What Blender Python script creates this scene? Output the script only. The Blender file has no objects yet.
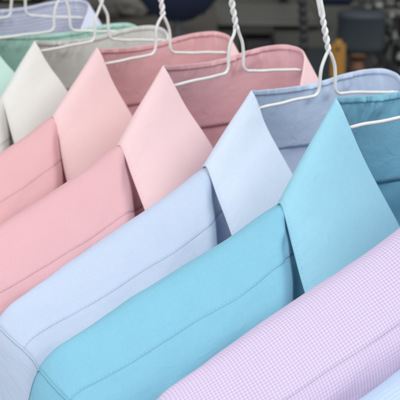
import bpy, bmesh, math, random
from mathutils import Vector, Matrix, noise
from math import sin, cos, pi, radians, sqrt
SC = bpy.context.scene
CM = 0.01

# ------------------------------------------------------------------ camera, light, exposure
cam_d = bpy.data.cameras.new('camera')
cam = bpy.data.objects.new('camera', cam_d); SC.collection.objects.link(cam); SC.camera = cam
cR = Vector((0.82124, -0.57047, 0.0117)); cU = Vector((0.12631, 0.20176, 0.97126)); cF = Vector((0.55643, 0.79616, -0.23774))
rotm = Matrix((cR, cU, -cF)).transposed()
cam.matrix_world = Matrix.Translation(Vector((-49.85, -51.691, 9.443)) * CM) @ rotm.to_4x4()
cam_d.sensor_width = 36; cam_d.lens = 36 * 1336.39 / 400
cam_d.clip_start = 0.02; cam_d.clip_end = 50
cam_d.dof.use_dof = True; cam_d.dof.focus_distance = 0.65; cam_d.dof.aperture_fstop = 32

W = bpy.data.worlds.new('World'); SC.world = W; W.use_nodes = True
bg = W.node_tree.nodes['Background']; bg.inputs[0].default_value = (0.93, 0.955, 1.0, 1); bg.inputs[1].default_value = 0.84

def area(name, loc, target, size, power, col, spread=180):
    d = bpy.data.lights.new(name, 'AREA'); d.shape = 'RECTANGLE'; d.size = size[0]; d.size_y = size[1]
    d.energy = power; d.color = col; d.spread = radians(spread)
    o = bpy.data.objects.new(name, d); SC.collection.objects.link(o); o.location = loc
    o.rotation_euler = (Vector(target) - Vector(loc)).to_track_quat('-Z', 'Y').to_euler()
    return o
area('window_light', (-1.65, -0.95, 0.72), (-.05, 0.05, -0.05), (0.8, 0.8), 4.6, (1.0, 0.98, 0.95), 100)
area('collar_fill', (0.55, -0.75, 1.15), (0, 0.12, -0.05), (0.9, 0.9), 6.2, (1.0, 0.985, 0.96), 120)  # added fill from the upper front right, brightens the insides of the collars

SC.view_settings.view_transform = 'Standard'; SC.view_settings.look = 'None'
SC.view_settings.exposure = 0.09; SC.view_settings.gamma = 1.0
SC.cycles.max_bounces = 10; SC.cycles.diffuse_bounces = 6; SC.cycles.transmission_bounces = 6
SC.cycles.use_denoising = True

# ------------------------------------------------------------------ helpers
def sm(a, b, x):
    t = min(1, max(0, (x - a) / (b - a))); return t * t * (3 - 2 * t)
def lerp(a, b, t): return a + (b - a) * t
def cr(pts, t):
    """Catmull-Rom through pts (tuples), t in 0..1"""
    n = len(pts) - 1; f = min(max(t, 0), 1) * n; i = min(int(f), n - 1); f -= i
    P = [pts[max(i - 1, 0)], pts[i], pts[i + 1], pts[min(i + 2, n)]]
    return tuple(0.5 * (2 * b + (c - a) * f + (2 * a - 5 * b + 4 * c - d) * f * f + (3 * b - a - 3 * c + d) * f ** 3)
                 for a, b, c, d in zip(*P))
def nz(x, y, z): return noise.noise(Vector((x, y, z)))
def ob(name, verts, faces, mat, parent=None, uvs=None, uv2=None, solid=0, smooth=True, offset=-1):
    me = bpy.data.meshes.new(name); me.from_pydata([tuple(c * CM for c in v) for v in verts], [], faces); me.update()
    if uvs:
        l = me.uv_layers.new(name='cloth')
        l2 = me.uv_layers.new(name='seam') if uv2 else None
        for lp in me.loops:
            l.data[lp.index].uv = uvs[lp.vertex_index]
            if l2: l2.data[lp.index].uv = uv2[lp.vertex_index]
    if smooth:
        me.polygons.foreach_set('use_smooth', [True] * len(me.polygons))
    me.materials.append(mat)
    o = bpy.data.objects.new(name, me); SC.collection.objects.link(o)
    if parent: o.parent = parent
    if solid:
        m = o.modifiers.new('thickness', 'SOLIDIFY'); m.thickness = solid * CM; m.offset = offset; m.use_even_offset = False
    return o
def grid(nu, nv, fn):
    V, U, S = [], [], []
    for j in range(nv):
        for i in range(nu):
            p, uv, s = fn(i / (nu - 1), j / (nv - 1)); V.append(p); U.append(uv); S.append(s)
    F = [(j * nu + i, j * nu + i + 1, (j + 1) * nu + i + 1, (j + 1) * nu + i) for j in range(nv - 1) for i in range(nu - 1)]
    return V, F, U, S
def tube(paths, rad, seg=10):
    V, F = [], []
    for pts, r in zip(paths, rad if isinstance(rad, list) else [rad] * len(paths)):
        pts = [Vector(p) for p in pts]; n = len(pts); base = len(V)
        t = (pts[1] - pts[0]).normalized(); up = Vector((0, 1, 0)) if abs(t.y) < .9 else Vector((1, 0, 0))
        a = (up - t * up.dot(t)).normalized()
        for i, p in enumerate(pts):
            t = (pts[min(i + 1, n - 1)] - pts[max(i - 1, 0)]).normalized()
            a = (a - t * a.dot(t)).normalized(); b = t.cross(a)
            for k in range(seg):
                q = 2 * pi * k / seg; V.append(tuple(p + (a * cos(q) + b * sin(q)) * r))
        for i in range(n - 1):
            for k in range(seg):
                k2 = (k + 1) % seg
                F.append((base + i * seg + k, base + i * seg + k2, base + (i + 1) * seg + k2, base + (i + 1) * seg + k))
        F.append(tuple(base + k for k in range(seg))[::-1]); F.append(tuple(base + (n - 1) * seg + k for k in range(seg)))
    return V, F
def boxes(lst):
    V, F = [], []
    for (x0, x1, y0, y1, z0, z1, bv) in lst:
        bm = bmesh.new(); bmesh.ops.create_cube(bm, size=1)
        for v in bm.verts:
            v.co = Vector((lerp(x0, x1, v.co.x + .5), lerp(y0, y1, v.co.y + .5), lerp(z0, z1, v.co.z + .5)))
        if bv: bmesh.ops.bevel(bm, geom=bm.edges[:], offset=bv, segments=3, affect='EDGES')
        bm.verts.index_update(); b = len(V)
        V += [tuple(v.co) for v in bm.verts]; F += [tuple(b + v.index for v in f.verts) for f in bm.faces]; bm.free()
    return V, F
def lathe(prof, axis_o, seg=40):
    """prof: (r, z) list, around vertical axis at axis_o"""
    V, F = [], []; n = len(prof)
    for r, z in prof:
        for k in range(seg):
            q = 2 * pi * k / seg; V.append((axis_o[0] + r * cos(q), axis_o[1] + r * sin(q), axis_o[2] + z))
    for i in range(n - 1):
        for k in range(seg):
            k2 = (k + 1) % seg; F.append((i * seg + k, i * seg + k2, (i + 1) * seg + k2, (i + 1) * seg + k))
    F.append(tuple(range(seg))[::-1]); F.append(tuple((n - 1) * seg + k for k in range(seg)))
    return V, F
def empty(name, loc, rz=0):
    o = bpy.data.objects.new(name, None); SC.collection.objects.link(o)
    o.location = [c * CM for c in loc]; o.rotation_euler = (0, 0, rz); o.empty_display_size = 0.02
    return o
def tag(o, label=None, cat=None, group=None, kind=None):
    if label: o['label'] = label
    if cat: o['category'] = cat
    if group: o['group'] = group
    if kind: o['kind'] = kind
    return o

# ------------------------------------------------------------------ materials
def N(nt, t, **kw):
    n = nt.nodes.new(t)
    for k, v in kw.items(): setattr(n, k, v)
    return n
def fabric(name, col, kind='plain', col2=None, period=0.26, transl=0.36, depth=1.0):
    m = bpy.data.materials.new(name); m.use_nodes = True; nt = m.node_tree; L = nt.links.new
    p = nt.nodes['Principled BSDF']; out = nt.nodes['Material Output']
    p.inputs['Roughness'].default_value = 0.85; p.inputs['Specular IOR Level'].default_value = 0.18
    p.inputs['Sheen Weight'].default_value = 0.12; p.inputs['Sheen Roughness'].default_value = 0.4
    uv = N(nt, 'ShaderNodeUVMap', uv_map='cloth'); sep = N(nt, 'ShaderNodeSeparateXYZ'); L(uv.outputs[0], sep.inputs[0])
    def M(op, a, b=None, c=None):
        n = N(nt, 'ShaderNodeMath', operation=op)
        for i, x in enumerate((a, b, c)):
            if x is None: continue
            if isinstance(x, (int, float)): n.inputs[i].default_value = x
            else: L(x, n.inputs[i])
        return n.outputs[0]
    def scaled_noise(sx, sy, det=2, rough=.6):
        mp = N(nt, 'ShaderNodeMapping'); mp.inputs['Scale'].default_value = (sx, sy, 1); L(uv.outputs[0], mp.inputs[0])
        n = N(nt, 'ShaderNodeTexNoise'); n.inputs['Scale'].default_value = 1; n.inputs['Detail'].default_value = det
        n.inputs['Roughness'].default_value = rough; L(mp.outputs[0], n.inputs['Vector']); return n.outputs['Fac']
    warp = scaled_noise(22, 1.4); weft = scaled_noise(1.4, 22); cloud = scaled_noise(.5, .5, 4)
    slub = M('ADD', M('MULTIPLY', M('SUBTRACT', warp, .5), .5), M('MULTIPLY', M('SUBTRACT', weft, .5), .5))
    amp = {'plain': .40, 'chambray': .9, 'gingham': .15, 'stripe': .15, 'stripeh': .15}[kind]
    mixn = N(nt, 'ShaderNodeMix', data_type='RGBA'); mixn.inputs[6].default_value = (*col, 1)
    c2 = col2 or tuple(c * .6 for c in col); mixn.inputs[7].default_value = (*c2, 1)
    if kind in ('plain', 'chambray'):
        base = .16
        fac = M('ADD', M('MULTIPLY', slub, amp), base); fac = M('ADD', fac, M('MULTIPLY', M('SUBTRACT', cloud, .5), .22))
    elif kind == 'gingham':
        def band(s, off):
            x = M('FRACT', M('ADD', M('DIVIDE', s, period), off))
            return M('SUBTRACT', 1.0, M('MULTIPLY', M('ABSOLUTE', M('SUBTRACT', x, .5)), 2.0))
        def step(s, off):
            n = N(nt, 'ShaderNodeMapRange', interpolation_type='SMOOTHSTEP'); L(band(s, off), n.inputs[0])
            n.inputs[1].default_value = .38; n.inputs[2].default_value = .62; return n.outputs[0]
        fac = M('MULTIPLY', M('ADD', step(sep.outputs[0], 0.0), step(sep.outputs[1], .3)), .42)
        fac = M('ADD', fac, M('MULTIPLY', slub, amp))
    else:
        x = M('FRACT', M('DIVIDE', sep.outputs[1 if kind == 'stripeh' else 0], period))
        n = N(nt, 'ShaderNodeMapRange', interpolation_type='SMOOTHSTEP')
        L(M('ABSOLUTE', M('SUBTRACT', x, .5)), n.inputs[0]); n.inputs[1].default_value = .2; n.inputs[2].default_value = .3
        fac = M('ADD', M('MULTIPLY', n.outputs[0], .9), M('MULTIPLY', slub, amp))
    cl = N(nt, 'ShaderNodeClamp'); L(fac, cl.inputs[0]); L(cl.outputs[0], mixn.inputs[0])
    # bump: weave + creases + seam puckers
    wx = N(nt, 'ShaderNodeMath', operation='SINE'); L(M('MULTIPLY', sep.outputs[0], 2 * pi * 26), wx.inputs[0])
    wy = N(nt, 'ShaderNodeMath', operation='SINE'); L(M('MULTIPLY', sep.outputs[1], 2 * pi * 26), wy.inputs[0])
    weave = M('MULTIPLY', M('MULTIPLY', wx.outputs[0], wy.outputs[0]), .0012)
    slb = M('MULTIPLY', slub, .012 * depth)
    wr = M('MULTIPLY', scaled_noise(.38, .6, 5, .5), .15 * depth)
    cn = M('ABSOLUTE', M('SUBTRACT', scaled_noise(.16, .3, 3, .45), .5))
    crease = M('MULTIPLY', M('POWER', 2.718, M('MULTIPLY', M('POWER', M('DIVIDE', cn, .012), 2.0), -1.0)), M('MAXIMUM', M('SUBTRACT', scaled_noise(.4, .4, 1), .5), 0.0))
    wr = M('ADD', wr, M('MULTIPLY', crease, .10))
    suv = N(nt, 'ShaderNodeUVMap', uv_map='seam'); ss = N(nt, 'ShaderNodeSeparateXYZ'); L(suv.outputs[0], ss.inputs[0])
    d = ss.outputs[1]     # distance from the stitched edge, cm (>=0); 9 = none
    def gauss(x, c, w): return M('POWER', 2.718, M('MULTIPLY', M('POWER', M('DIVIDE', M('SUBTRACT', x, c), w), 2.0), -1.0))
    pn = N(nt, 'ShaderNodeTexNoise', noise_dimensions='1D'); pn.inputs['Scale'].default_value = 2.6; pn.inputs['Detail'].default_value = 1.5
    L(ss.outputs[0], pn.inputs['W'])
    stitch = M('ADD', M('MULTIPLY', M('SINE', M('MULTIPLY', ss.outputs[0], 2 * pi / .22)), .25), 1.0)
    seam = M('ADD', M('MULTIPLY', M('MULTIPLY', gauss(d, .12, .05), stitch), -.009),
             M('MULTIPLY', M('MULTIPLY', gauss(d, .2, .55), M('SUBTRACT', M('MULTIPLY', pn.outputs['Fac'], pn.outputs['Fac']), .25)), .028))
    dash = N(nt, 'ShaderNodeMapRange', interpolation_type='SMOOTHSTEP'); L(M('SINE', M('MULTIPLY', ss.outputs[0], 2 * pi / .19)), dash.inputs[0])
    dash.inputs[1].default_value = -.2; dash.inputs[2].default_value = .5
    sf = M('MULTIPLY', M('MULTIPLY', gauss(d, .12, .03), dash.outputs[0]), .2)
    stx = N(nt, 'ShaderNodeMix', data_type='RGBA'); L(sf, stx.inputs[0]); L(mixn.outputs[2], stx.inputs[6]); stx.inputs[7].default_value = (*[c * .55 for c in c2], 1)
    colr = stx.outputs[2]; L(colr, p.inputs['Base Color'])
    h = M('ADD', M('ADD', weave, slb), M('ADD', wr, seam))
    b = N(nt, 'ShaderNodeBump'); b.inputs['Distance'].default_value = CM; b.inputs['Strength'].default_value = .85
    L(h, b.inputs['Height']); L(b.outputs[0], p.inputs['Normal'])
    tr = N(nt, 'ShaderNodeBsdfTranslucent'); L(colr, tr.inputs[0]); L(b.outputs[0], tr.inputs[1])
    ms = N(nt, 'ShaderNodeMixShader'); ms.inputs[0].default_value = transl
    L(p.outputs[0], ms.inputs[1]); L(tr.outputs[0], ms.inputs[2]); L(ms.outputs[0], out.inputs[0])
    return m
def simple(name, col, rough=.5, metal=0, var=.15, scale=8, coat=0):
    m = bpy.data.materials.new(name); m.use_nodes = True; nt = m.node_tree; L = nt.links.new
    p = nt.nodes['Principled BSDF']; p.inputs['Roughness'].default_value = rough; p.inputs['Metallic'].default_value = metal
    p.inputs['Coat Weight'].default_value = coat
    tc = N(nt, 'ShaderNodeTexCoord'); n = N(nt, 'ShaderNodeTexNoise'); n.inputs['Scale'].default_value = scale; n.inputs['Detail'].default_value = 5
    L(tc.outputs['Object'], n.inputs['Vector'])
    mx = N(nt, 'ShaderNodeMix', data_type='RGBA'); mx.inputs[6].default_value = (*[c * (1 - var) for c in col], 1)
    mx.inputs[7].default_value = (*[min(1, c * (1 + var)) for c in col], 1); L(n.outputs['Fac'], mx.inputs[0]); L(mx.outputs[2], p.inputs['Base Color'])
    b = N(nt, 'ShaderNodeBump'); b.inputs['Strength'].default_value = .15; b.inputs['Distance'].default_value = .001
    L(n.outputs['Fac'], b.inputs['Height']); L(b.outputs[0], p.inputs['Normal'])
    return m

# ------------------------------------------------------------------ the shirts
FP = [(0, 0), (.42, .08), (1.1, .37), (2.1, .93), (3.06, 1.58), (3.8, 2.5), (4.1, 4.3), (4.0, 9), (3.6, 18), (3.4, 30), (3.3, 46), (3.2, 64)]
FN = [(0, 0), (.24, .25), (.45, .8), (.75, 1.7), (1.1, 2.9), (1.55, 4.7), (2.15, 7.0), (2.85, 10), (3.4, 18), (3.4, 30), (3.3, 46), (3.2, 64)]
BP = [(0, 0), (.45, .08), (.85, .32), (1.25, .95), (1.5, 1.8), (1.65, 3.0), (1.7, 5), (1.75, 9), (1.7, 18), (1.6, 30), (1.5, 46), (1.4, 64)]
# arc lengths of the reference profile
def arcs(P):
    a = [0.0]; 
    for i in range(1, len(P)): a.append(a[-1] + sqrt((P[i][0] - P[i - 1][0]) ** 2 + (P[i][1] - P[i - 1][1]) ** 2))
    return a
AF, AB = arcs(FP), arcs(BP)
_pc = {}
def prof(P, A, v):
    k = id(P)
    if k not in _pc: _pc[k] = [prof_raw(P, A, i * .05) for i in range(1500)]
    t = _pc[k]; f = max(0, min(v, A[-1] - .01)) * 20; i = int(f); f -= i; a = t[i]; b = t[i + 1]
    return a[0] + (b[0] - a[0]) * f, a[1] + (b[1] - a[1]) * f
def prof_raw(P, A, v):
    n = len(A) - 1
    v = max(0, min(v, A[-1] - 1e-6)); i = max(k for k in range(n) if A[k] <= v); f = (v - A[i]) / (A[i + 1] - A[i])
    return cr(P, (i + f) / n)

class Shirt:
    def __init__(s, seed, L=(-5.8, -1.7), A=(-9.1, -6.0), sl=.455, V=(-3.5, -2, -6.6), G=(-9.1, -2.1, -9.6),
                 Pz=None, sv=(3.3, 3.3), depth=1.0, back=1.0, bump=.08, crumple=0, wr=1.0, NX=6.3, R=None, rd=-.3, W=22.2):
        s.rd = rd; s.W = W
        s.seed = seed; s.L = L; s.A = A; s.sl = sl; s.V = V; s.G = G; s.sv = sv; s.depth = depth; s.back = back
        s.bump = bump; s.cr = crumple; s.wr = wr; s.NX = NX; s.R = R
    def zr(s, x):
        ax = abs(x); z = s.A[1] + s.rd - (ax - abs(s.A[0])) * s.sl
        if ax < 9: z = lerp(z, s.A[1] + 1.15 - .12 * max(0, ax - 6), sm(9, 6.5, ax))
        z -= .34 * max(0, ax - s.W + 1.25) ** 2
        z += s.bump * math.exp(-((ax - abs(s.A[0]) - .1) / 1.1) ** 2) + .17 * math.exp(-((ax - abs(s.A[0])) / 1.5) ** 2)
        z += .04 * s.wr * nz(x * .35, s.seed, 3.1) + .02 * nz(x * .9, s.seed, 8)
        return z
    def body(s, x, v, side, off=0):
        """point on the torso surface: v = arc length from the shoulder ridge, side -1 front / +1 back"""
        ax = abs(x)
        if side < 0:
            y1, h1 = prof(FP, AF, v); y0, h0 = prof(FN, AF, v)
            t = sm(abs(s.A[0]) - .4, abs(s.A[0]) + .75 + .42 * min(v, 5), ax); y, h = lerp(y0, y1, t), lerp(h0, h1, t)
            y *= lerp(1, .78, sm(16.5, 22.4, ax)) * s.depth
            h *= 1 + .0 * ax
        else:
            y, h = prof(BP, AB, v); y *= lerp(1, .42, sm(16, 21.9, ax)) * s.back
            if ax < s.NX + 1.2: y = lerp(y, y * .45 + 2.5 * sqrt(max(0, 1 - (ax / (s.NX + 1.2)) ** 2)), 1) if ax < s.NX + 1.2 else y
        # torso closes at the side seam below the armhole
        if h > 13:
            xs = s.side(v); k = max(0, 1 - (ax / (xs + .02)) ** 6); y *= lerp(1, sqrt(k), sm(13, 17, h))
        # soft drape folds
        w = sm(1.5, 5.5, h)
        fo = .38 * w * s.wr * sin(x * .62 + 2.1 * nz(x * .12, h * .03, s.seed) + s.seed) * (0.5 + .5 * nz(x * .1 + 5, h * .05, s.seed * 1.7))
        fo += .25 * s.wr * sm(0.2, 1.5, h) * nz(x * .28 + h * .2, h * .35 - x * .1, s.seed + 20)
        fo += .05 * s.wr * nz(x * .8 - h * .3, h * .9, s.seed + 40)
        if s.cr and side < 0:   # pinched folds where the fabric bunches beside the collar
            dx = ax - (abs(s.A[0]) + .9)
            e = math.exp(-(dx / 1.3) ** 2) * math.exp(-((v - 1.3) / 1.6) ** 2)
            fo += s.cr * e * (.11 * sin(3.6 * dx + 1.9 * v) + .07 * sin(5.5 * dx - 3.2 * v + 1))
        # diagonal drag folds running out from the collar corner
        if side < 0:
            dx = ax - abs(s.A[0])
            if dx > -1:
                q = v - .55 * dx - .8
                fo += .17 * s.wr * math.exp(-(q / .7) ** 2) * math.exp(-dx / 7) * sm(-1, 1.5, dx)
        yy = (y + fo * (1 if side > 0 else 1)) * (1 if side > 0 else -1)
        if side < 0: yy = -(y + fo) - off
        else: yy = y + fo + off
        return (x, yy, s.zr(x) - h + off * (1 - sm(0, 3, h)))
    def side(s, v):
        """half width of the torso panel at arc v (armhole, then side seam)"""
        a = s.W - 1.3 * sm(0, 8, v) - 1.6 * sm(6, 14, v)
        return a + .9 * sm(15, 24, v)
    def neck_h(s, x):
        """how far below the ridge the front neckline lies"""
        ax = abs(x)
        if ax >= s.NX: return 0
        t = 1 - ax / s.NX
        return max(0, (s.zr(x) - (s.A[1] + 1.2 - t * (s.A[1] + 1.2 + 14.6))) )
    def front_v(s, x, h):
        lo, hi = 0, 30
        for _ in range(14):
            m = (lo + hi) / 2
            if s.zr(x) - s.body(x, m, -1)[2] < h: lo = m
            else: hi = m
        return lo
    def y_at(s, x, z):
        h = s.zr(x) - z
        if h <= 0: return None
        return s.body(x, s.front_v(x, h), -1)[1]

def sminterp(a, b, t): return tuple(lerp(p, q, t) for p, q in zip(a, b))

def build_shirt(sp, mats, loc, rz, label, group='ironed shirts on the rail'):
    fab, thread, leafm = mats
    root = empty('shirt', loc, radians(rz)); tag(root, label, 'shirt', group)
    VMAX = 62
    def seamv(x):   # arc position of the front yoke seam
        t = sm(9, 22, abs(x)); return lerp(sp.sv[0], sp.sv[1], t)
    # --- torso: back panel + two front panels as one sheet each side
    def rows(n, v0, v1): return [v0 + (v1 - v0) * (k / (n - 1)) ** 1.7 for k in range(n)]
    # front
    nvf = 120; vr = rows(nvf, 0, 1)
    def f_front(a, b):
        k = int(round(b * (nvf - 1))); sg = a * 2 - 1
        # columns spaced across the panel
        xx = sg * sp.W
        v0 = 0
        ax = abs(xx)
        if ax < sp.NX: v0 = sp.front_v(xx, sp.neck_h(xx))
        vs = max(v0, seamv(xx) - .5)
        v = vs + (VMAX - vs) * vr[k]
        x = sg * sp.side(v)
        p = sp.body(x, v, -1)
        return p, (x, v), (x, 9)
    V, F, U, S = grid(221, nvf, f_front)
    # cut the armpit: nothing to cut, the columns follow the armhole
    ob('front_panel', V, [f[::-1] for f in F], fab, root, U, S, solid=.05)
    def f_back(a, b):
        k = int(round(b * (nvf - 1))); sg = a * 2 - 1; v0 = 5.9
        v = v0 + (VMAX - v0) * vr[k]; x = sg * sp.side(v)
        return sp.body(x, v, 1), (x, v), (x, 9)
    V, F, U, S = grid(141, nvf, f_back)
    ob('back_panel', V, F, fab, root, U, S, solid=.05)
    # --- yoke: laps over the front panel at the stitched seam, over the ridge and down the back
    def f_yoke(sgn):
        def fn(a, b):
            # b: 0 = front seam, 1 = back seam
            vv = None
            x0 = sp.NX - .1
            xa = lerp(x0, sp.W, a)
            vf, vb = seamv(xa), 6.25
            w = lerp(-vf, vb, b)
            v = abs(w); x = sgn * lerp(x0, sp.side(v) + .005, a)
            off = (.004 + .018 * sm(0, .1, vf + w) if w < 0 else .022) * lerp(1, .3, sm(.99, 1, a))
            p = sp.body(x, v, -1 if w < 0 else 1, off)
            return p, (w, x * 1.0 + 40), (x, max(0, vf + w))
        return fn
    for sgn in (-1, 1):
        V, F, U, S = grid(130, 84, f_yoke(sgn))
        if sgn > 0: F = [f[::-1] for f in F]
        ob('yoke', V, [f[::-1] for f in F], fab, root, U, S, solid=.015)
    # back yoke behind the neck
    def f_by(a, b):
        sg = a * 2 - 1; x = sg * 6.8; v = lerp(2.25, 6.3, b)
        p = sp.body(x, v, 1, .05); return p, (v, x), (x, 9)
    V, F, U, S = grid(60, 14, f_by); ob('back_yoke', V, F, fab, root, U, S, solid=.04)
    # --- sleeves
    for sgn in (-1, 1):
        nphi = 72; loops = 90
        front = [sp.body(-sp.side(v), v, -1) for v in [i * 14 / 24 for i in range(25)]]
        backl = [sp.body(-sp.side(v), v, 1) for v in [i * 13.6 / 24 for i in range(25)]]
        ring = front + [sminterp(front[-1], backl[-1], t / 6) for t in range(1, 6)] + backl[::-1][:-1]
        ring = [Vector(p) for p in ring]
        # resample by arc length
        cum = [0]; R2 = ring + [ring[0]]
        for i in range(1, len(R2)): cum.append(cum[-1] + (R2[i] - R2[i - 1]).length)
        def ringpt(t):
            d = t * cum[-1]; i = max(k for k in range(len(cum) - 1) if cum[k] <= d); f = (d - cum[i]) / (cum[i + 1] - cum[i] + 1e-9)
            return R2[i].lerp(R2[i + 1], f)
        tl = sum(cum[:0]) ; ff = cum[24] / cum[-1]
        V, U, S = [], [], []
        for j in range(loops):
            t = j / (loops - 1)
            for i in range(nphi):
                a = i / nphi
                p0 = ringpt(a) + Vector((.015, 0, -.01))
                # angle of this generator on the hanging tube: 0 outer edge, front, inner, back
                ang = (a / ff) * pi * .80 if a < ff else (pi * .80 + (a - ff) / (1 - ff) * (2 * pi - pi * .80))
                def tubept(z):
                    q = (-30 - z) / 45
                    cx = lerp(-20.4, -20.1, q) - (sp.W - 22.2); ax_ = lerp(3.1, 2.4, q); ay = lerp(3.3, 2.2, q)
                    return Vector((cx - ax_ * cos(ang), -.4 - (ay if ang < pi else ay * .55) * sin(ang), z))
                zt = -29.0
                p1 = tubept(zt)
                tc = min(1, t / .4)
                if t <= .4:
                    outw = Vector((-1, 0, -.48)) * lerp(3.0, 4.4, abs(sin(ang))) * max(0, cos(ang) * .75 + .25)
                    t0 = outw + Vector((0, -1.2 * sin(ang), -9 * abs(sin(ang)) - .4)); t1 = Vector((0, 0, -14))
                    h00 = 2 * tc ** 3 - 3 * tc ** 2 + 1; h10 = tc ** 3 - 2 * tc ** 2 + tc; h01 = -2 * tc ** 3 + 3 * tc ** 2; h11 = tc ** 3 - tc ** 2
                    p = p0 * h00 + t0 * h10 + p1 * h01 + t1 * h11
                else:
                    z = lerp(zt, -66, (t - .4) / .6); p = tubept(z)
                w = sm(0, .25, t)
                fo = (.32 * sin(a * 2 * pi * 4 + sp.seed + 1.5 * nz(p.z * .05, a * 3, sp.seed)) + .25 * nz(p.x * .3, p.z * .12, sp.seed + 9)) * w * sp.wr
                p += Vector((-cos(ang), -sin(ang), 0)) * fo
                V.append((p.x * -sgn, p.y, p.z)); U.append((a * cum[-1], t * 55)); S.append((a * cum[-1], 9))
        F = []
        for j in range(loops - 1):
            for i in range(nphi):
                i2 = (i + 1) % nphi; q = (j * nphi + i, j * nphi + i2, (j + 1) * nphi + i2, (j + 1) * nphi + i)
                F.append(q if sgn > 0 else q[::-1])
        slv = ob('sleeve', V, F, fab, root, U, S, solid=.045)
        # armhole seam: a felled ridge following the ring
        rp = [ringpt(k / 160) + Vector((.005, 0, .0)) for k in range(160)]
        rp = [Vector((p.x * -sgn, p.y, p.z)) for p in rp]; rp.append(rp[0])
        TV, TF = tube([rp], .038, 8)
        ob('armhole_seam', TV, TF, fab, slv, [(0, 0)] * len(TV), [(0, 9)] * len(TV))
        # cuff
        def f_c(a, b):
            ang = a * 2 * pi; z = lerp(-65, -71, b)
            return ((-20.1 - 2.6 * cos(ang)) * -sgn, -.4 - 2.4 * sin(ang), z), (a * 17, b * 6), (a * 17, min(b, 1 - b) * 6)
        CV, CF_, CU, CS = grid(40, 8, f_c); ob('cuff', CV, CF_, fab, slv, CU, CS, solid=.1)
    # --- collar: leaf folded over the stand
    Lx, Lz = sp.L; Ax, Az = sp.A; Vx, Vy, Vz = sp.V; Gx, Gy, Gz = sp.G
    Az += sp.rd * .35; Gx -= .32; Gy -= .48; Gz += .15
    foldl = [(0, 2.45, Lz - .52), (-1.7, 2.25, Lz - .5), (-3.3, 1.75, Lz - .38), (-4.7, .95, Lz - .2), (Lx + .1, .12, Lz - .02),
             (Lx + .16, -.3, Lz - .55), (lerp(Lx, Vx, .5) - .1, lerp(0, Vy, .45), lerp(Lz, Vz, .5)), (Vx, Vy, Vz), (lerp(Vx, -.3, .5), lerp(Vy, -4.3, .55), lerp(Vz, -14.6, .5)), (-.3, -4.4, -14.6)]
    foldr = [foldl[0], (-1.9, 2.62, Lz - .4), (-3.7, 2.6, Lz - .1), (-5.3, 2.3, Lz + .1), (-6.35, 1.5, Lz + .12), (-6.35, .2, Lz - .35)] + foldl[6:]
    outc = [(0, 3.35, Lz - 3.4), (-2.6, 3.4, Lz - 3.4), (-5.0, 3.0, Az + .2), (-7.1, 2.0, Az - .25), (Ax + .4, .85, Az - .2),
            (Ax, -.1, Az), (lerp(Ax, Gx, .45) - .02, lerp(-.1, Gy, .45), lerp(Az, Gz, .45)), (Gx, Gy, Gz), (Gx + .05, Gy - 1.4, lerp(Gz, -13.4, .55)), (-8.9, -4.6, -13.6)]
    def nb(x, v=2.5):
        q = sp.body(x, v, 1); return (q[0], q[1] - .1, q[2])
    neckc = [nb(0), nb(-1.9), nb(-3.7), nb(-5.1), (-5.95, .5, sp.zr(6) + .1),
             (-5.9, -.4, Lz - 3.6), (-4.9, -1.2, Lz - 5.3), (-3.1, -2.1, -8.9), (-1.6, -3.1, -12), (-.1, -4.1, -14.8)]
    def mir(p, sgn): return Vector((p[0] * -sgn, p[1], p[2]))
    def curve(c, t):   # t in -1..1 around the whole neck
        p = cr(c, abs(t)); x = p[0]
        k = 1.0
        if t > 0 and sp.R: k = lerp(1, sp.R, sm(0, .3, t))
        return Vector((x * k if t < 0 else -x * k, p[1], p[2]))
    def collar_pt(t, w, lift=0):
        C = curve(foldl if t < 0 else foldr, t); O = curve(outc, t); Nn = curve(neckc, t)
        do = O - C; lo = do.length; do.normalize(); di = Nn - C; li = di.length; di.normalize()
        r = .17
        def raw(w): return C + do * w if w >= 0 else C + di * (-w)
        if abs(w) < r:
            q = (w + r) / (2 * r); p = raw(-r) * (1 - q) ** 2 + C * 2 * q * (1 - q) + raw(r) * q * q
        else: p = raw(w)
        return p, do, di, lo, li
    NS = 430
    WI = .40
    def puck(t, w):   # short irregular puckers either side of the stand seam, on the inside
        w = -w
        e = sm(.05, .35, w) * sm(1.5, .9, w) * sm(.55, .45, abs(t)) * (.25 + .75 * sm(-.2, .25, nz(t * 3.1, 4, sp.seed)))
        return 1.25 * e * max(0, .05 + .15 * nz(t * 24, w * .7, sp.seed + 5) + .14 * nz(t * 52, w * .6, sp.seed + 1))
    def f_leaf(a, b):
        t = (a * 2 - 1)
        _, do, di, lo, li = collar_pt(t, 0)
        w = lerp(-WI, lo, b ** 1.0)
        p, do, di, lo, li = collar_pt(t, w)
        n = Vector((-1 if t < 0 else 1, -.6 if abs(t) > .45 else .8, .5)).normalized()
        # leaf bows outward gently, then settles on the shirt
        u = max(0, w) / lo
        bow = .05 * sin(pi * u) * sm(.1, .5, abs(t))
        p = p + Vector((-.55 if t < 0 else .55, -.55 if abs(t) > .5 else .5, .4)) * bow
        p += n * (.05 * nz(p.x * .3, p.z * .25, sp.seed + 2) * sm(0, .25, u) + (.010 * nz(p.x * 1.1, p.z * 1.1, sp.seed)))
                # puckers along the stitched inner edge
        if w < .1 and abs(t) < .55:
            p.y -= puck(t, w)
        # never sink into the shirt front
        if u > .35 and abs(t) > .5 and abs(p.x) > 3:
            yb = sp.y_at(p.x, p.z)
            if yb is not None and sp.zr(p.x) - p.z > .5 and p.y > yb - .09: p.y = lerp(p.y, yb - .09, sm(.35, .7, u) * sm(.5, 1.1, sp.zr(p.x) - p.z))
        arc = t * 19
        return tuple(p), (arc, w), (arc, abs(w - lo) * .6 if w > 0 else 9)
    V, F, U, S = grid(NS, 44, f_leaf)
    lf = ob('collar_leaf', V, F, leafm, root, U, S, solid=.035, offset=1)
    lf.data.materials.append(fab)      # the inner face by the stand is not interlined
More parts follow.
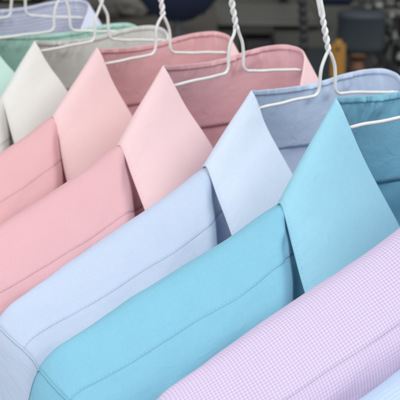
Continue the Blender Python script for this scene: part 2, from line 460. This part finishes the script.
    for pl in lf.data.polygons:
        if U[pl.vertices[0]][1] < -.02: pl.material_index = 1
    def f_stand(a, b):
        t = (a * 2 - 1) * .97
        _, do, di, lo, li = collar_pt(t, 0)
        w = lerp(.32, li, b); p, *_ = collar_pt(t, -w)
        out_ = Vector((0, .035, 0)) if abs(t) < .42 else Vector((-.04 if t < 0 else .04, .03, 0))
        p = p + out_
        p.y += (.03 * nz(t * 6, w * .6, sp.seed + 7)) * sm(.6, .4, abs(t)) - puck(t, -w)
        return tuple(p), (t * 19, w), (t * 19, 9 if li - w > .4 else li - w + .4)
    V, F, U, S = grid(400, 20, f_stand)
    ob('collar_stand', V, F, fab, root, U, S, solid=.04, offset=1)
    # --- placket and buttons down the front
    def f_pl(a, b):
        x = lerp(-1.6, 1.6, a); v0 = sp.front_v(x, sp.neck_h(0) * .93); v = lerp(v0, VMAX - .5, b); p = sp.body(x, v, -1, .1)
        return p, (x, v), (v, min(a, 1 - a) * 3.2)
    V, F, U, S = grid(14, 90, f_pl); pk = ob('placket', V, [f[::-1] for f in F], fab, root, U, S, solid=.05)
    for kk in range(5):
        v = sp.front_v(0, 14) + 9.2 * kk; p = sp.body(0, v, -1, .1)
        bm = bmesh.new()
        bmesh.ops.create_cone(bm, cap_ends=True, segments=24, radius1=.5, radius2=.44, depth=.16)
        bmesh.ops.inset_individual(bm, faces=[f for f in bm.faces if len(f.verts) == 24], thickness=.1, depth=-.04)
        bm.verts.index_update()
        BV = [(v_.co.x + p[0], p[1] - .08 - v_.co.z, v_.co.y + p[2]) for v_ in bm.verts]; BF = [tuple(w_.index for w_ in f.verts) for f in bm.faces]; bm.free()
        ob('button', BV, BF, thread, pk, smooth=False)
    return root

wire_m = simple('white_wire_coating', (.68, .68, .66), .33, 0, .13, 160, .35)
def build_hanger(loc, rz, lean, label, seed, sp, yl=0.1):
    zz = lambda x: min(sp.zr(x) - .55, sp.A[1] - (x - abs(sp.A[0])) * sp.sl - .5)
    root = empty('wire_hanger', loc, radians(rz)); tag(root, label, 'hanger', 'white wire hangers on the rail')
    r = .104
    def axis(z): return Vector((lean * z, yl * z, z))
    paths = []
    hook = []
    for k in range(2):
        sg = -1 if k == 0 else 1
        pts = []
        n = 90
        for i in range(n + 1):      # twisted neck, top to bottom
            z = lerp(5.2, .12, i / n); q = 2 * pi * min(z, 2.15 + .12 * (z - 2.15)) / .98 + seed + k * pi
            rr = .098 
            pts.append(axis(z) + Vector((cos(q) * rr, sin(q) * rr, 0)))
        tail = pts[-1]
        ctrl = [tuple(tail), (sg * .22, 0, -.22), (sg * .5, 0, -.75), (sg * .6, 0, -1.25), (sg * .63, 0, -1.9), (sg * .68, 0, -2.3), (sg * .95, 0, -2.56),
                (sg * 1.5, 0, -2.63), (sg * 3.2, 0, -2.76), (sg * 5.0, 0, -2.9), (sg * 5.7, 0, -2.98), (sg * 6.25, 0, -3.3), (sg * 6.9, .1, zz(6.9)), (sg * 8.4, .15, zz(8.4)),
                (sg * 12, .1, zz(12)), (sg * 16, .1, zz(16)), (sg * 18.6, .1, zz(18.6)), (sg * 19.5, .1, zz(19.5) - .3), (sg * 19.3, .1, zz(19.5) - 1.1), (sg * 18, .1, zz(19.5) - 1.4), (sg * 9, .1, zz(19.5) - 1.5), (0, .1, zz(19.5) - 1.5)]
        if k == 1: ctrl[0] = tuple(tail)
        m = 320
        pts += [Vector(cr(ctrl, (i + 1) / m)) for i in range(m)]
        pts = [p + Vector((nz(p.x * .5 + seed, p.z * .9, k * 3), 0, nz(p.x * .6, p.z * .8 + seed, k * 5 + 9))) * .07 for p in pts]
        paths.append(pts)
    V, F = tube(paths, r, 10)
    ob('wire', V, F, wire_m, root)
    a = axis(5.1); hk = []
    for i in range(60):
        t = i / 59
        if t < .25: hk.append(a + Vector((0, 0, t / .25 * 1.3)))
        else:
            q = (t - .25) / .75 * radians(235); c = a + Vector((1.6, 0, 1.3 + .9)); hk.append(c + Vector((-1.7 * cos(q) + .1, 0, 1.7 * sin(q) - .9)))
    V, F = tube([[p for p in hk]], .125, 10); ob('hook', V, F, wire_m, root)
    return root

BTN = simple('pearl_button', (.78, .78, .76), .25, 0, .05, 30)
SPEC = dict(
    cyan=('turquoise_cotton', (.34, .69, .82), 'chambray', (.17, .53, .74), .26, .07),
    blue=('pale_blue_oxford', (.72, .81, .93), 'chambray', (.52, .64, .86), .26, .08),
    pink=('rose_pink_cotton', (.89, .60, .635), 'plain', (.78, .42, .46), .26, .25),
    pink2=('soft_pink_cotton', (.90, .61, .63), 'plain', (.80, .43, .46), .26, .25),
    white=('off_white_cotton', (.82, .83, .79), 'plain', (.66, .66, .64), .26, .1),
    mint=('mint_green_cotton', (.58, .82, .74), 'plain', (.47, .72, .64), .26, .1),
    lav=('lavender_striped_cotton', (.80, .82, .90), 'stripeh', (.60, .62, .80), .30, .0),
    ging=('lilac_gingham_cotton', (.86, .79, .90), 'gingham', (.62, .50, .76), .145, .0),
    front=('light_blue_striped_cotton', (.68, .80, .95), 'stripe', (.60, .74, .93), .2, .0))
FAB = {}
for k_, (n_, c_, kind_, c2_, per_, pale_) in SPEC.items():
    FAB[k_] = fabric(n_, c_, kind_, c2_, per_)
    # the collars are stiffened with a white interlining, which makes them paler and less see-through
    g_ = (.90, .86, .81)
    FAB[k_ + '_c'] = fabric(n_ + '_interlined', tuple(lerp(a, b, pale_) for a, b in zip(c_, g_)), kind_, tuple(lerp(a, b, pale_ * 1.3) for a, b in zip(c2_, g_)), per_, .16, .6)
rows_ = [
 # name, loc, rz, Shirt, hanger lean, shirt label, hanger label
 ('cyan', (-1.177, -2.468, .103), -2.85, Shirt(1.3, L=(-5.93, -1.28), A=(-9.15, -6.3), sl=.40, rd=-.38, V=(-3.0, -1.8, -7.8), G=(-9.2, -2.2, -10.25), sv=(2.9, 3.1), bump=.04, crumple=1.0), .1,
  'bright turquoise shirt, sharpest and nearest of the plain ones, beside the lilac checked shirt', 'white wire hanger inside the turquoise shirt, its neck out of view'),
 ('blue', (1.77, 8.995, -.766), 2.13, Shirt(4.1, L=(-5.81, -1.82), A=(-9.06, -5.81), sl=.425, rd=-.55, W=22.6, V=(-4.7, -1.6, -5.65), G=(-9.0, -2.1, -9.2), sv=(3.2, 3.0), bump=.05), -.2,
  'pale sky blue shirt hanging between the turquoise shirt and the rose pink shirt', 'white twisted wire hanger holding the pale sky blue shirt'),
 ('pink', (-.84, 14.715, .04), 7.81, Shirt(7.7, L=(-5.92, -1.62), A=(-9.29, -6.0), sl=.375, rd=-.42, V=(-3.6, -1.9, -6.6), G=(-9.2, -2.0, -9.55), sv=(4.0, 3.9), bump=.12, depth=.95), -.16,
  'rose pink shirt directly behind the pale sky blue shirt, the nearer of two pink ones', 'white twisted wire hanger rising from the nearer pink shirt'),
 ('pink2', (.1, 24.44, .012), 5.5, Shirt(11.2, L=(-5.45, -1.74), A=(-9.05, -5.99), sl=.41, rd=-.38, V=(-3.9, -1.8, -6.3), G=(-9.3, -1.9, -10.1), sv=(3.2, 3.3), bump=.1), -.1,
  'soft pink shirt in front of the off-white shirt, the farther of two pink ones', 'white twisted wire hanger rising from the farther pink shirt'),
 ('white', (.087, 32.53, .035), 6.47, Shirt(15.9, L=(-5.84, -2.12), A=(-8.77, -5.93), sl=.45, V=(-4.4, -1.7, -5.6), G=(-8.9, -2, -9.5), sv=(3.3, 3.3), wr=.6), .05,
  'off-white shirt hanging between the mint green shirt and the soft pink shirt', 'white wire hanger holding the off-white shirt'),
 ('mint', (-.19, 37.95, .216), -7.75, Shirt(18.4, L=(-6.1, -2.5), A=(-9.1, -6.3), sl=.45), .0,
  'mint green shirt behind the off-white shirt, only its collar showing', 'white wire hanger holding the mint green shirt'),
 ('lav', (.178, 45.86, .57), -4.23, Shirt(22.8, L=(-6.1, -1.65), A=(-9.1, -6), sl=.45), .0,
  'lavender shirt with fine stripes, blurred and farthest back on the rail', 'white wire hanger holding the striped lavender shirt'),
 ('ging', (.078, -10.022, -.206), -4.74, Shirt(25.5, A=(-8.6, -5.82), rd=-.08, sl=.43, sv=(3.6, 3.5), bump=.0, wr=1.0), .0,
  'white and lilac gingham checked shirt along the lower right', 'white wire hanger holding the checked shirt, out of view'),
 ('front', (.3, -16.2, -1.4), -4, Shirt(28.1, sl=.43), .0,
  'light blue shirt nearest the camera, only a sliver of shoulder in the lower right corner', 'white wire hanger holding the nearest light blue shirt, out of view'),
]
for nm, loc, rz, sp, lean, lab, hlab in rows_:
    build_shirt(sp, (FAB[nm], BTN, FAB[nm + '_c']), loc, rz, lab)
    build_hanger(loc, rz, lean, hlab, sp.seed, sp)

# ------------------------------------------------------------------ rail the hangers hook on (above the picture)
steel = simple('brushed_steel', (.55, .55, .56), .3, 1, .1, 20)
V, F = tube([[(.9, y, 8.2) for y in (-45, 0, 40, 95)]], .9, 20)
rail = ob('clothes_rail', V, F, steel); tag(rail, 'steel rail above the shirts that the hanger hooks rest on', 'rail')

# ------------------------------------------------------------------ background: wall and pressing machinery, out of focus
P0 = Vector((-49.85, -51.691, 9.443))
def at(px, py, dist):
    """a point of the room given by its bearing and its distance (cm)"""
    d = (cF + cR * ((px - 200) / 1336.39) - cU * ((py - 200) / 1336.39)); return P0 + d * dist
wallm = simple('grey_green_wall_paint', (.11, .113, .098), .7, 0, .25, 3)
# room frame: u along the wall, n away from the camera
wu = Vector((cR.x, cR.y, 0)).normalized(); wn = Vector((-wu.y, wu.x, 0)); ang = math.atan2(wu.y, wu.x)
SPX = None
def room(name, label, cat, kind=None):
    o = empty(name, (0, 0, 0), ang)
    if kind: o['kind'] = kind
    else: tag(o, label, cat)
    return o
def loc2(p):   # world -> room frame (rotated about z by ang)
    return (p.x * wu.x + p.y * wu.y, p.x * wn.x + p.y * wn.y, p.z)


def rbox(o, name, px0, px1, py0, py1, dist, depth, mat, bv=.4, lab=None, extra=()):
    """a box facing the camera side, by bearing: left/right edge, top/bottom edge, distance; depth away from the camera"""
    a = loc2(at(px0, py0, dist)); b = loc2(at(px1, py1, dist))
    V, F = boxes([(a[0], b[0], a[1], a[1] + depth, b[2], a[2], bv)] + list(extra))
    p = ob(name, V, F, mat, o, smooth=False)
    m = p.modifiers.new('n', 'WEIGHTED_NORMAL')
    return p
# wall and floor
w = loc2(at(200, 0, 330))
V, F = boxes([(w[0] - 320, w[0] + 320, w[1], w[1] + 12, -132, 190, 0)])
o = ob('back_wall', V, F, wallm, smooth=False); o.rotation_euler.z = ang; o['kind'] = 'structure'
floorm = simple('concrete_floor', (.12, .12, .11), .6, 0, .3, 2)
V, F = boxes([(w[0] - 320, w[0] + 320, w[1] - 420, w[1] - .5, -140, -132, 0)])
o = ob('floor', V, F, floorm, smooth=False); o.rotation_euler.z = ang; o['kind'] = 'structure'
dark = simple('black_rubber', (.012, .012, .013), .5, 0, .2, 5)
castm = simple('slate_blue_cast_metal', (.040, .054, .063), .5, .2, .25, 10)
navy = simple('navy_padded_cloth', (.007, .014, .045), .85, 0, .3, 6)
yel = simple('yellow_painted_metal', (.36, .17, .015), .45, 0, .15, 12)
cop = simple('brown_copper', (.16, .085, .055), .4, .7, .3, 14)
greym = simple('dull_grey_enamel', (.12, .124, .11), .5, .1, .2, 6)
lightg = simple('scuffed_pale_metal', (.30, .30, .28), .4, .5, .2, 12)
# pressing machine at the right
D = 235
m1 = empty('pressing_machine', (0, 0, 0), ang); tag(m1, 'dark slate pressing machine with a round motor, blurred behind the collars at the right', 'machine')
c = at(362, 12, D); cl = loc2(c); s_ = D / 1336.39
def rlathe(o, name, px, py, dist, prof_, mat, seg=40):
    q = loc2(at(px, py, dist)); k = dist / 1336.39
    V, F = lathe([(r * k, z * k) for r, z in prof_], q, seg); return ob(name, V, F, mat, o)
mo = rlathe(m1, 'motor', 362, 12, D, [(4, 2), (20, 2), (24, 0), (25, -3), (25, -5), (24, -6), (24, -33), (22, -38), (15, -41), (6, -41)], castm)
rlathe(mo, 'shaft_fitting', 358, 52, D, [(11, 0), (11, -5), (8, -6), (8, -14), (10, -15), (10, -19), (7, -20), (7, -40)], cop, 6)
rbox(m1, 'lever_plate', 332, 346, 40, 84, D - 12, 1.6, yel, .7)
q = loc2(at(337.5, 49, D - 12)); V, F = lathe([(.25, 0), (.32, .1), (.32, .3)], (0, 0, 0), 16)
V = [(v[0] + q[0], q[1] - v[2], v[1] + q[2]) for v in V]; ob('bolt', V, F, dark, m1)
rbox(m1, 'body', 300, 470, 74, 420, D + 8, 40, castm, 1.2)
rbox(m1, 'column', 404, 450, -30, 90, D + 14, 12, dark, 1)
rbox(m1, 'knob', 388, 404, 32, 46, D, 3, lightg, 1.2)
rbox(m1, 'bracket', 372, 392, 40, 74, D + 6, 3, greym, .5)
rbox(m1, 'junction_box', 318, 356, -30, 7, D + 40, 12, navy, .8)
for k, (x0, y0, x1, y1, r, mt) in enumerate([(352, 10, 420, 0, .55, dark), (360, 16, 425, 10, .8, greym), (384, 26, 420, 70, .9, dark)]):
    p0, p1 = Vector(loc2(at(x0, y0, D + 3))), Vector(loc2(at(x1, y1, D + 3)))
    V, F = tube([[p0.lerp(p1, t / 6) + Vector((0, 0, .3 * sin(t))) for t in range(7)]], r, 12); ob('pipe', V, F, mt, m1)
for k in range(3):
    q = loc2(at(368 + 11 * k, 7.5 - 2 * k, D)); V, F = lathe([(.3, -.5), (.75, -.4), (.75, .4), (.3, .5)], q, 12); ob('coupling', V, F, lightg if k % 2 else greym, m1)
# ribbed hose
hz = []
P1, P2 = at(304, -40, 225), at(303, 95, 225)
V, F = [], []
prof_ = []
L_ = (P1 - P2).length; n = 90
for i in range(n + 1):
    z = -L_ * i / n; prof_.append((.62 + .22 * (1 if (i // 3) % 2 else 0), z))
V, F = lathe(prof_, (P1.x, P1.y, P1.z), 20); V = [(v[0] + .5 * sin(v[2] * .25), v[1], v[2]) for v in V]
hose = ob('ribbed_hose', V, F, dark); tag(hose, 'black ribbed hose hanging down in the dark behind the pink and blue collars', 'hose')
# steel cabinet and black box at centre
cb = empty('cabinet', (0, 0, 0), ang); tag(cb, 'grey green metal cabinet out of focus behind the nearer pink collar', 'cabinet')
rbox(cb, 'body', 206, 330, 27, 470, 285, 40, greym, .8)
rbox(cb, 'top_ledge', 200, 322, 22, 28, 283, 44, simple('ledge_enamel', (.16, .16, .14), .4, 0, .15, 6), .4)
rbox(cb, 'door', 250, 318, 50, 200, 284, 1.5, simple('cabinet_door_enamel', (.07, .07, .06), .5, 0, .2, 6), .3)
bx = empty('black_case', (0, 0, 0), ang); tag(bx, 'low black case standing before the cabinet behind the nearer pink collar', 'case')
rbox(bx, 'shell', 241, 275, 35, 90, 262, 10, dark, 1.0); rbox(bx, 'lid', 240, 276, 32, 35.5, 261.5, 11, simple('case_lid', (.03, .028, .025), .4, 0, .2, 6), .25)
# conduit on the wall
p = loc2(at(285, -40, 326)); p2 = loc2(at(285, 30, 326))
V, F = tube([[Vector(p), Vector((p[0], p[1], p2[2]))]], 1.1, 14); o = ob('wall_conduit', V, F, dark); o.rotation_euler.z = ang
tag(o, 'thin dark pipe running up the wall above the cabinet', 'pipe')
# navy padded pressing form hanging above the far shirts
nf = empty('pressing_form', (0, 0, 0), ang); tag(nf, 'navy blue padded round form at the top centre, out of focus', 'pressing form')
rlathe(nf, 'pad', 178, -38, 235, [(10, 14), (34, 10), (44, 0), (45, -18), (40, -36), (30, -48), (16, -57), (5, -60)], navy, 48)
rlathe(nf, 'rim', 178, -22, 235, [(45, 2), (47, 1), (47, -3), (45, -4)], castm, 48)
rlathe(nf, 'stem', 178, 18, 235, [(3, 12), (3, -60)], castm, 16)
o = rlathe(None, 'blue_rod', 204, -30, 240, [(1.8, 0), (2.2, -3), (2.2, -42), (1.0, -45)], simple('dull_blue_plastic', (.05, .07, .15), .4, 0, .1, 6), 12)
o.rotation_euler.z = ang; tag(o, 'thin dull blue rod hanging right of the navy form', 'rod')
# table with a heap of crumpled cloth behind the off-white collar
tb = empty('work_table', (0, 0, 0), ang); tag(tb, 'brown grey work table in the dark behind the far collars', 'table')
a = loc2(at(60, 24, 250)); b = loc2(at(196, 30, 250))
V, F = boxes([(a[0] - 12, b[0] + 4, a[1] - 5, a[1] + 45, a[2] - 3, a[2], .4)]); ob('table_top', V, F, simple('worn_board', (.10, .09, .075), .6, 0, .3, 4), tb, smooth=False)
for lx in (a[0] - 9, b[0] + 1):
    for ly in (a[1] - 2, a[1] + 42):
        V, F = boxes([(lx - 1.5, lx + 1.5, ly - 1.5, ly + 1.5, -132, a[2] - 3, .2)]); ob('leg', V, F, greym, tb, smooth=False)
heaps = [(104, 14, 12, (.10, .09, .08), 'crumpled brown grey cloth on the work table, left one of the heap'),
         (128, 12, 13, (.17, .16, .14), 'crumpled pale grey cloth on the work table behind the mint collar'),
         (152, 16, 9, (.07, .06, .055), 'small dark brown cloth bundle on the work table beside the navy form')]
for k, (hx, hy, hr, hc, hl) in enumerate(heaps):
    q = loc2(at(hx, 24, 252 + 5 * k)); kk = 250 / 1336.39; bm = bmesh.new(); bmesh.ops.create_icosphere(bm, subdivisions=5, radius=1)
    for v in bm.verts:
        d = v.co.copy(); f = 1 + .28 * nz(d.x * 1.6 + k * 7, d.y * 1.6, d.z * 1.6) + .13 * nz(d.x * 5, d.y * 5 + k, d.z * 5)
        v.co = Vector((q[0] + d.x * hr * kk * 1.25 * f, q[1] + 6 + d.y * hr * kk * f, a[2] + max(0, .72 + d.z * .85 * f) * hr * kk * 1.05))
    bm.verts.index_update(); V = [tuple(v.co) for v in bm.verts]; F = [tuple(v.index for v in f.verts) for f in bm.faces]; bm.free()
    o = ob('crumpled_cloth', V, F, simple('rumpled_cloth_%d' % k, hc, .9, 0, .5, 30)); o.rotation_euler.z = ang; tag(o, hl, 'cloth', 'cloths on the work table')
# dark machine block upper left with a yellow green edge
mb = empty('control_box', (0, 0, 0), ang); tag(mb, 'black box with a yellow green strip at the upper left corner', 'box')
rbox(mb, 'housing', -60, 44, -60, 6, 220, 25, dark, .8); rbox(mb, 'strip', 2, 30, -3, 0, 219.6, .5, simple('yellow_green_tape', (.30, .36, .08), .5, 0, .1, 6), .1)

rnd = random.Random(5)
for k in range(16):
    px, py = rnd.uniform(366, 420), rnd.uniform(-6, 78); q = loc2(at(px, py, D + 1)); r = rnd.uniform(.25, .8)
    V, F = lathe([(r * .6, -r), (r, -r * .8), (r, r * .2), (r * .55, r * .3), (r * .55, r)], q, 10)
    ob('fitting', V, F, [lightg, dark, cop, greym][k % 4], m1)
for k in range(4):
    p0, p1 = Vector(loc2(at(rnd.uniform(345, 400), -15, D + 5))), Vector(loc2(at(rnd.uniform(365, 415), 90, D + 7)))
    V, F = tube([[p0.lerp(p1, t / 12) + Vector((1.2 * sin(t * .8 + k * 2), 0, 0)) for t in range(13)]], .35, 10); ob('air_line', V, F, dark, m1)
